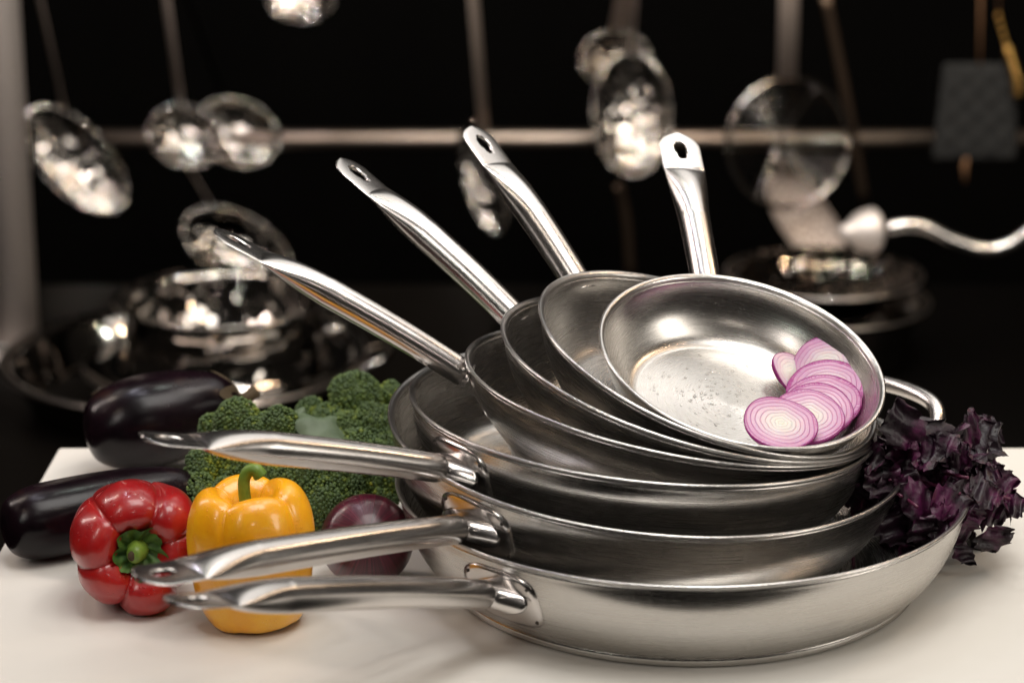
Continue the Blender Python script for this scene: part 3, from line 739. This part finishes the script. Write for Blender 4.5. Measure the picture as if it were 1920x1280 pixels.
lm_.build('leaves', M['basil'], bas); sm_.build('stems', M['basilstem'], bas)

# ------------------------------------------------------------ background utensils and pots
YR = 3.5
def bgscale(p): return (p.y*math.cos(PITCH)-(p.z-CH)*math.sin(PITCH))/FPX
ra = at(-200, 262, YR+.08)
rl = thing('hanging_rail', 'long horizontal steel rail on the black wall behind the hanging utensils', 'rail', Matrix.Translation((0, YR+.08, ra.z)))
link('rail_bar', *tube([(-1.6, 0, 0), (1.6, 0, 0)], .0145, 20), mat('dull_rail', (.30, .245, .205), .38, 1.0), rl)
for x in (-1.5, 1.5): link('rail_bracket', *tube([(x, 0, 0), (x, .52, 0)], .01), M['black'], rl)
ztop = at(960, -260, YR).z
rl2 = thing('hanging_rail', 'upper steel rail above the picture from which the ladles hang', 'rail', Matrix.Translation((0, YR, ztop)))
link('rail_bar', *tube([(-1.6, 0, 0), (1.6, 0, 0)], .008, 16), M['bg'], rl2)
for x in (-1.5, 1.5): link('rail_bracket', *tube([(x, 0, 0), (x, .6, 0)], .008), M['black'], rl2)
GU = 'steel kitchen utensils hanging on the dark wall'
def strip(root, mi, p0, p1, w_, th, matr, name='handle'):
    p0 = mi @ Vector(p0); p1 = mi @ Vector(p1)
    return link(name, *tube([tuple(p0), tuple(p0.lerp(p1, .5)), tuple(p1)], [(w_*1.3, th)]*3, 14, up=(0, 1, 0)), matr, root)
def utensil(name, label, cat, px, py, ax_px, rx, rn, tilt, hx, hy, matr, hw=.007, holes=False, Y=YR, hcol='hsteel', deep=.55, face=(0, -1, .25)):
    """bowl centred on px,py (rx, rn half sizes in px, tilt deg); handle up to hx,hy"""
    c = at(px, py, Y); sc = bgscale(c); A_ = rx*sc; B_ = rn*sc
    # bowl: local z faces the viewer side
    z = Vector(face).normalized(); x0 = Vector((1, 0, 0)); y0 = z.cross(x0).normalized(); x0 = y0.cross(z)
    m = Matrix.Identity(4)
    for i in range(3): m[i][0] = x0[i]; m[i][1] = y0[i]; m[i][2] = z[i]; m[i][3] = c[i]
    m = m @ Matrix.Rotation(-D(tilt), 4, 'Z')
    root = thing(name, label, cat, m, GU); mi = m.inverted()
    P = []
    for k in range(13): a = PI/2*k/12; P.append((math.cos(a), -math.sin(a)*deep))
    Q = [(r*.95, zz*.95+.02) for r, zz in P[::-1]]
    v, f = lathe(P[::-1][::-1][::-1]+[(1.02, .02)]+[(.97, .03)]+Q[::-1][0:], 48)
    o = fix(link('bowl', [(q[0]*A_, q[1]*B_, q[2]*min(A_, B_)) for q in v], f, matr, root))
    if holes:
        # perforations as small dark studs set into the bowl face
        mb = MB()
        for i in range(7):
            for j in range(int(2+i*2.2)):
                a = 2*PI*j/int(2+i*2.2)+i; r = i/7*.85
                zz = -math.sqrt(max(0, 1-r*r))*deep*.93
                px_, py_ = r*math.cos(a)*A_, r*math.sin(a)*B_
                vv, ff = lathe([(0, .0012), (.0022, .0010), (.0026, 0)], 8); mb.add([(q[0]+px_, q[1]+py_, q[2]+zz*min(A_, B_)) for q in vv], ff)
        mb.build('perforations', M['black'], root)
    top = Vector((at(hx, hy, Y).x, Y, at(hx, hy, Y).z))
    # start at the rim nearest to the handle
    dirp = (mi @ top); a = math.atan2(dirp.y/B_, dirp.x/A_); st_ = m @ Vector((math.cos(a)*A_*.97, math.sin(a)*B_*.97, 0))
    full = st_+(top-st_)*((ztop-st_.z)/max(.01, top.z-st_.z)) if hy < 60 else top
    strip(root, mi, st_, full, hw, .0018, M[hcol])
    return root
utensil('ladle', 'dimpled long steel spoon hanging at the far left by the post', 'ladle', 142, 300, 0, 126, 64, 48, 75, 0, M['bgb'], .013, face=(.25, -1, .15), deep=.35)
utensil('ladle', 'left one of the two overlapping round ladles with a light tilted handle', 'ladle', 348, 255, 0, 72, 58, 15, 312, 0, M['bgb'], .006, face=(.2, -1, .3))
utensil('ladle', 'right one of the two overlapping round ladles, on a dim dark handle', 'ladle', 445, 248, 0, 82, 62, 22, 352, 0, M['bgb'], .006, Y=YR+.05, face=(.2, -1, .3), hcol='black')
utensil('ladle', 'low ladle hanging beneath the two overlapping ladles, behind a raised pan handle', 'ladle', 445, 462, 0, 112, 62, 28, 345, 300, M['bgb'], .005, face=(.25, -1, .25), Y=YR+.03)
utensil('ladle', 'steel ladle bowl cut off by the top edge of the picture', 'ladle', 565, -10, 0, 66, 52, 0, 600, -150, M['bgb'], .005)
utensil('spoon', 'narrow steel serving spoon behind the second raised handle from the right', 'spoon', 908, 335, 0, 112, 44, 72, 888, 0, M['bgb'], .013, face=(-.5, -1, .1), deep=.4)
utensil('ladle', 'small copper tinted ladle seen behind the large oval ladle', 'ladle', 1155, 112, 0, 68, 55, 0, 1172, 0, M['bgb'], .012, Y=YR+.06, face=(.1, -1, .3))
utensil('ladle', 'large oval shiny ladle hanging above the top pan handle', 'ladle', 1185, 215, 0, 118, 76, 88, 1192, 0, M['bgb'], .010, face=(.1, -1, .25), deep=.6)
utensil('slotted_spoon', 'long pale slotted spoon below the round wire skimmer', 'spoon', 1512, 415, 0, 105, 48, 52, 1462, 300, M['hsteel'], .010, face=(.1, -1, .3), deep=.2, holes=True)
# drooping thin loops
for (pts, lab) in (([(1160, 345), (1175, 420), (1182, 520)], 'thin brown handle end hanging under the large oval ladle'), ([(1545, -20), (1590, 200), (1622, 390)], 'thin dark slanting utensil handle right of the wire skimmer')):
    q = [at(a, b, YR+.04) for a, b in pts]; rt = thing('utensil_handle', lab, 'utensil', Matrix.Translation(q[0]), GU)
    link('shaft', *tube([tuple(x-q[0]) for x in catmull(q, 6) for x in [Vector(x)]], [(.008, .0025)]*13, 12, up=(0, 1, 0)), mat('brown_steel', (.10, .07, .05), .4, 1.0), rt)
# wire skimmer
c = at(1478, 268, YR-.03); sc = bgscale(c); Rk = 122*sc
z = Vector((.28, -1, .1)).normalized(); x0 = Vector((0, 0, 1)).cross(z).normalized(); y0 = z.cross(x0)
m = Matrix.Identity(4)
for i in range(3): m[i][0] = x0[i]; m[i][1] = y0[i]; m[i][2] = z[i]; m[i][3] = c[i]
sk = thing('wire_skimmer', 'large round wire skimmer with concentric rings hanging in front of the rail', 'skimmer', m, GU)
def ringpath(r, zz, n=64): return [(r*math.cos(2*PI*i/n), r*math.sin(2*PI*i/n), zz) for i in range(n+1)]
link('rim_ring', *tube(ringpath(Rk, 0), .0042, 10, up=(0, 0, 1)), M['bg'], sk)
mb = MB()
for i in range(1, 13): r = Rk*i/13; mb.add(*tube(ringpath(r, -.028*(1-(r/Rk)**2)), .0006, 6))
mb.build('mesh_rings', M['bg'], sk)
mb = MB()
for a in (0, 60, 120):
    a = D(a); mb.add(*tube([(math.cos(a)*Rk*t, math.sin(a)*Rk*t, -.0295*(1-t*t)) for t in np.linspace(-1, 1, 13)], .0016, 8))
mb.build('cross_wires', M['bg'], sk)
mi = m.inverted(); strip(sk, mi, c+Vector((-.005, 0, Rk*.98)), Vector((at(1478, 0, YR-.03).x, c.y, ztop)), .0115, .002, M['hsteel'])
# white ladle with curved handle coming from the right
c = at(1640, 432, 2.9); sc = bgscale(c)
m = Matrix.Translation(c) @ Matrix.Rotation(D(-88), 4, 'Y') @ Matrix.Rotation(D(20), 4, 'X')
sp = thing('bent_ladle', 'pale round ladle on a wavy bent steel handle reaching in from the right', 'ladle', m)
P = [(40*sc, 0), (43*sc, .003), (42*sc, .010), (36*sc, .022), (24*sc, .032), (15*sc, .040), (14*sc, .048), (0, .048)]
fix(link('bowl', *lathe([(0, .002)]+P, 40), M['post'], sp)); mi = m.inverted()
pts = [mi @ at(a, b, 2.9) for a, b in ((1665, 428), (1700, 422), (1740, 428), (1790, 452), (1850, 468), (1900, 455), (1950, 415), (2020, 330), (2040, 200))]
link('handle', *tube([tuple(x) for x in catmull(pts, 8)], .0085, 16), M['polish'], sp)
# knitted pad, with its loop; gold chain
c = at(1832, 210, YR-.02); sc = bgscale(c)
pd = thing('pot_holder', 'dark knitted pot holder hanging over the rail at the right', 'pot holder', Matrix.Translation(c))
v = []; f = []; nx, nz = 28, 34
for s_ in (1, -1):
    for i in range(nx+1):
        for j in range(nz+1):
            u, w_ = i/nx*2-1, j/nz*2-1
            x = u*(74+(-w_)*6)*sc; zz = w_*92*sc; d_ = .004+.002*math.cos(u*9.5)*math.cos(w_*12); e_ = (1-u**8)*(1-w_**8)
            v.append((x, -s_*d_*e_, zz))
n1 = (nx+1)*(nz+1)
for s_ in (0, 1):
    for i in range(nx):
        for j in range(nz): k = s_*n1+i*(nz+1)+j; f.append((k, k+1, k+nz+2, k+nz+1))
fix(link('pad', v, f, M['mitt'], pd))
link('loop', *tube([(0, 0, 90*sc), (-.004, 0, .16), (-.008, 0, ztop-c.z)], .0022, 8), M['twine'], pd)
link('tassel', *tube([(-.012, 0, -88*sc), (-.014, 0, -105*sc), (-.012, 0, -135*sc)], [(.004, .003), (.006, .004), (.003, .002)], 8), M['twine'], pd)
q = [at(a, b, YR-.03) for a, b in ((1872, 30), (1884, 75), (1895, 110), (1905, 145), (1908, 175))]
ch = thing('chain', 'short gold coloured chain hanging at the right edge above the pot holder', 'chain', Matrix.Translation(q[0]))
mb = MB(); cc = catmull([tuple(x-q[0]) for x in q], 3)
for i, p_ in enumerate(cc):
    rr = .0085 if i > 4 else .004; mb.add([(a*rr+p_[0], b*rr+p_[1], c_*rr*1.3+p_[2]) for a, b, c_ in IV], [tuple(x) for x in IF.tolist()])
mb.build('links', M['brass'], ch)
link('hook_cord', *tube([(0, 0, 0), (-.01, 0, ztop-q[0].z)], .0014, 6), M['twine'], ch)

# steel post at the left edge
pc = at(16, 400, 2.9)
po = thing('steel_post', 'pale steel post at the left edge of the picture', 'post', Matrix.Translation((pc.x, 2.9, 0)))
link('shaft', *tube([(0, 0, -.33), (0, 0, 1.1)], .029, 32), M['post'], po)
link('foot', *tube([(0, 0, -.3295), (0, 0, -.312)], .045, 32), M['post'], po)

# pots on the back counter
def lathe_thing(name, label, cat, px, py, Y, parts, rz=0, group='steel pots on the back counter'):
    c = at(px, py, Y); root = thing(name, label, cat, Matrix.Translation(c), group); sc = bgscale(c)
    for nm, pr, mt in parts: fix(link(nm, *lathe([(r*sc, z*sc) for r, z in pr], 96), mt, root))
    return root, sc, c
r1, sc, c = lathe_thing('steel_basin', 'wide shiny steel basin at the left holding a smaller pot', 'basin', 345, 668, 2.75,
    [('basin_wall', [(150, -235), (190, -225), (230, -170), (285, -80), (320, -10), (338, 0), (342, 5), (338, 9), (318, 2), (308, -8), (272, -80), (218, -165), (180, -205), (0, -207)], M['bg'])])
zb = -.3295-c.z
link('basin_foot', *lathe([(0, zb), (.11, zb), (.11, zb+.006), (.09, -225*sc), (0, -225*sc)], 60), M['bg'], r1)
fix(link('rim', *lathe([((338+5*math.cos(a_))*sc, (4+4*math.sin(a_))*sc) for a_ in np.linspace(0, 2*PI, 13)[:-1]], 90, True), M['bgrim'], r1))
for sx in (-1, 1): link('loop_handle', *tube([tuple(x) for x in catmull([(sx*335*sc, -.04, -.005), (sx*375*sc, -.03, .006), (sx*385*sc, 0, .008), (sx*375*sc, .03, .006), (sx*335*sc, .04, -.005)], 6)], .005, 10), M['bg'], r1)
r2, sc, c2 = lathe_thing('steel_pot', 'small tall steel pot with bright bands standing inside the wide basin', 'pot', 420, 560, 2.75,
    [('pot_wall', [(0, -340), (170, -338), (186, -325), (188, -130), (200, -128), (204, -124), (192, -118), (190, -4), (206, 0), (208, 4), (204, 7), (186, 0), (182, -8), (180, -320), (0, -322)], M['bgs']),
     ('flange', [(200, -134), (262, -128), (268, -122), (264, -116), (200, -122)], M['bg'])])
for q_ in ((204, 2), (266, -122)): fix(link('rim', *lathe([((q_[0]+2.6*math.cos(a_))*sc, (q_[1]+2.6*math.sin(a_))*sc) for a_ in np.linspace(0, 2*PI, 13)[:-1]], 90, True), M['bgrim'], r2))
for sx in (-1, 1): link('loop_handle', *tube([tuple(x) for x in catmull([(sx*190*sc, -.03, -.03), (sx*222*sc, -.025, -.028), (sx*232*sc, 0, -.027), (sx*222*sc, .025, -.028), (sx*190*sc, .03, -.03)], 6)], .004, 10), M['bg'], r2)
r3, sc, c3 = lathe_thing('steel_pot', 'wide steel pot with a dented gleaming basket behind the top pan', 'pot', 1545, 515, 2.9,
    [('pot_wall', [(0, -330), (140, -328), (155, -315), (165, -150), (175, -60), (178, -56), (200, -52), (202, -48), (196, -44), (172, -50), (150, -150), (140, -300), (0, -305)], M['bgs']),
     ('basket', [(0, -60), (120, -55), (160, -20), (180, 0), (186, 4), (180, 8), (150, -8), (115, -40), (0, -45)], M['bgb'])])
for q_ in ((200, -48), (184, 4)): fix(link('rim', *lathe([((q_[0]+2.6*math.cos(a_))*sc, (q_[1]+2.6*math.sin(a_))*sc) for a_ in np.linspace(0, 2*PI, 13)[:-1]], 90, True), M['bgrim'], r3))
r4, sc, c4 = lathe_thing('frying_pan', 'dim low steel pan on the back counter left of the raised handles', 'pan', 730, 660, 3.0,
    [('pan_body', [(0, -55), (110, -55), (140, -30), (160, 0), (164, 3), (158, 4), (135, -25), (105, -46), (0, -46)], M['bg'])])
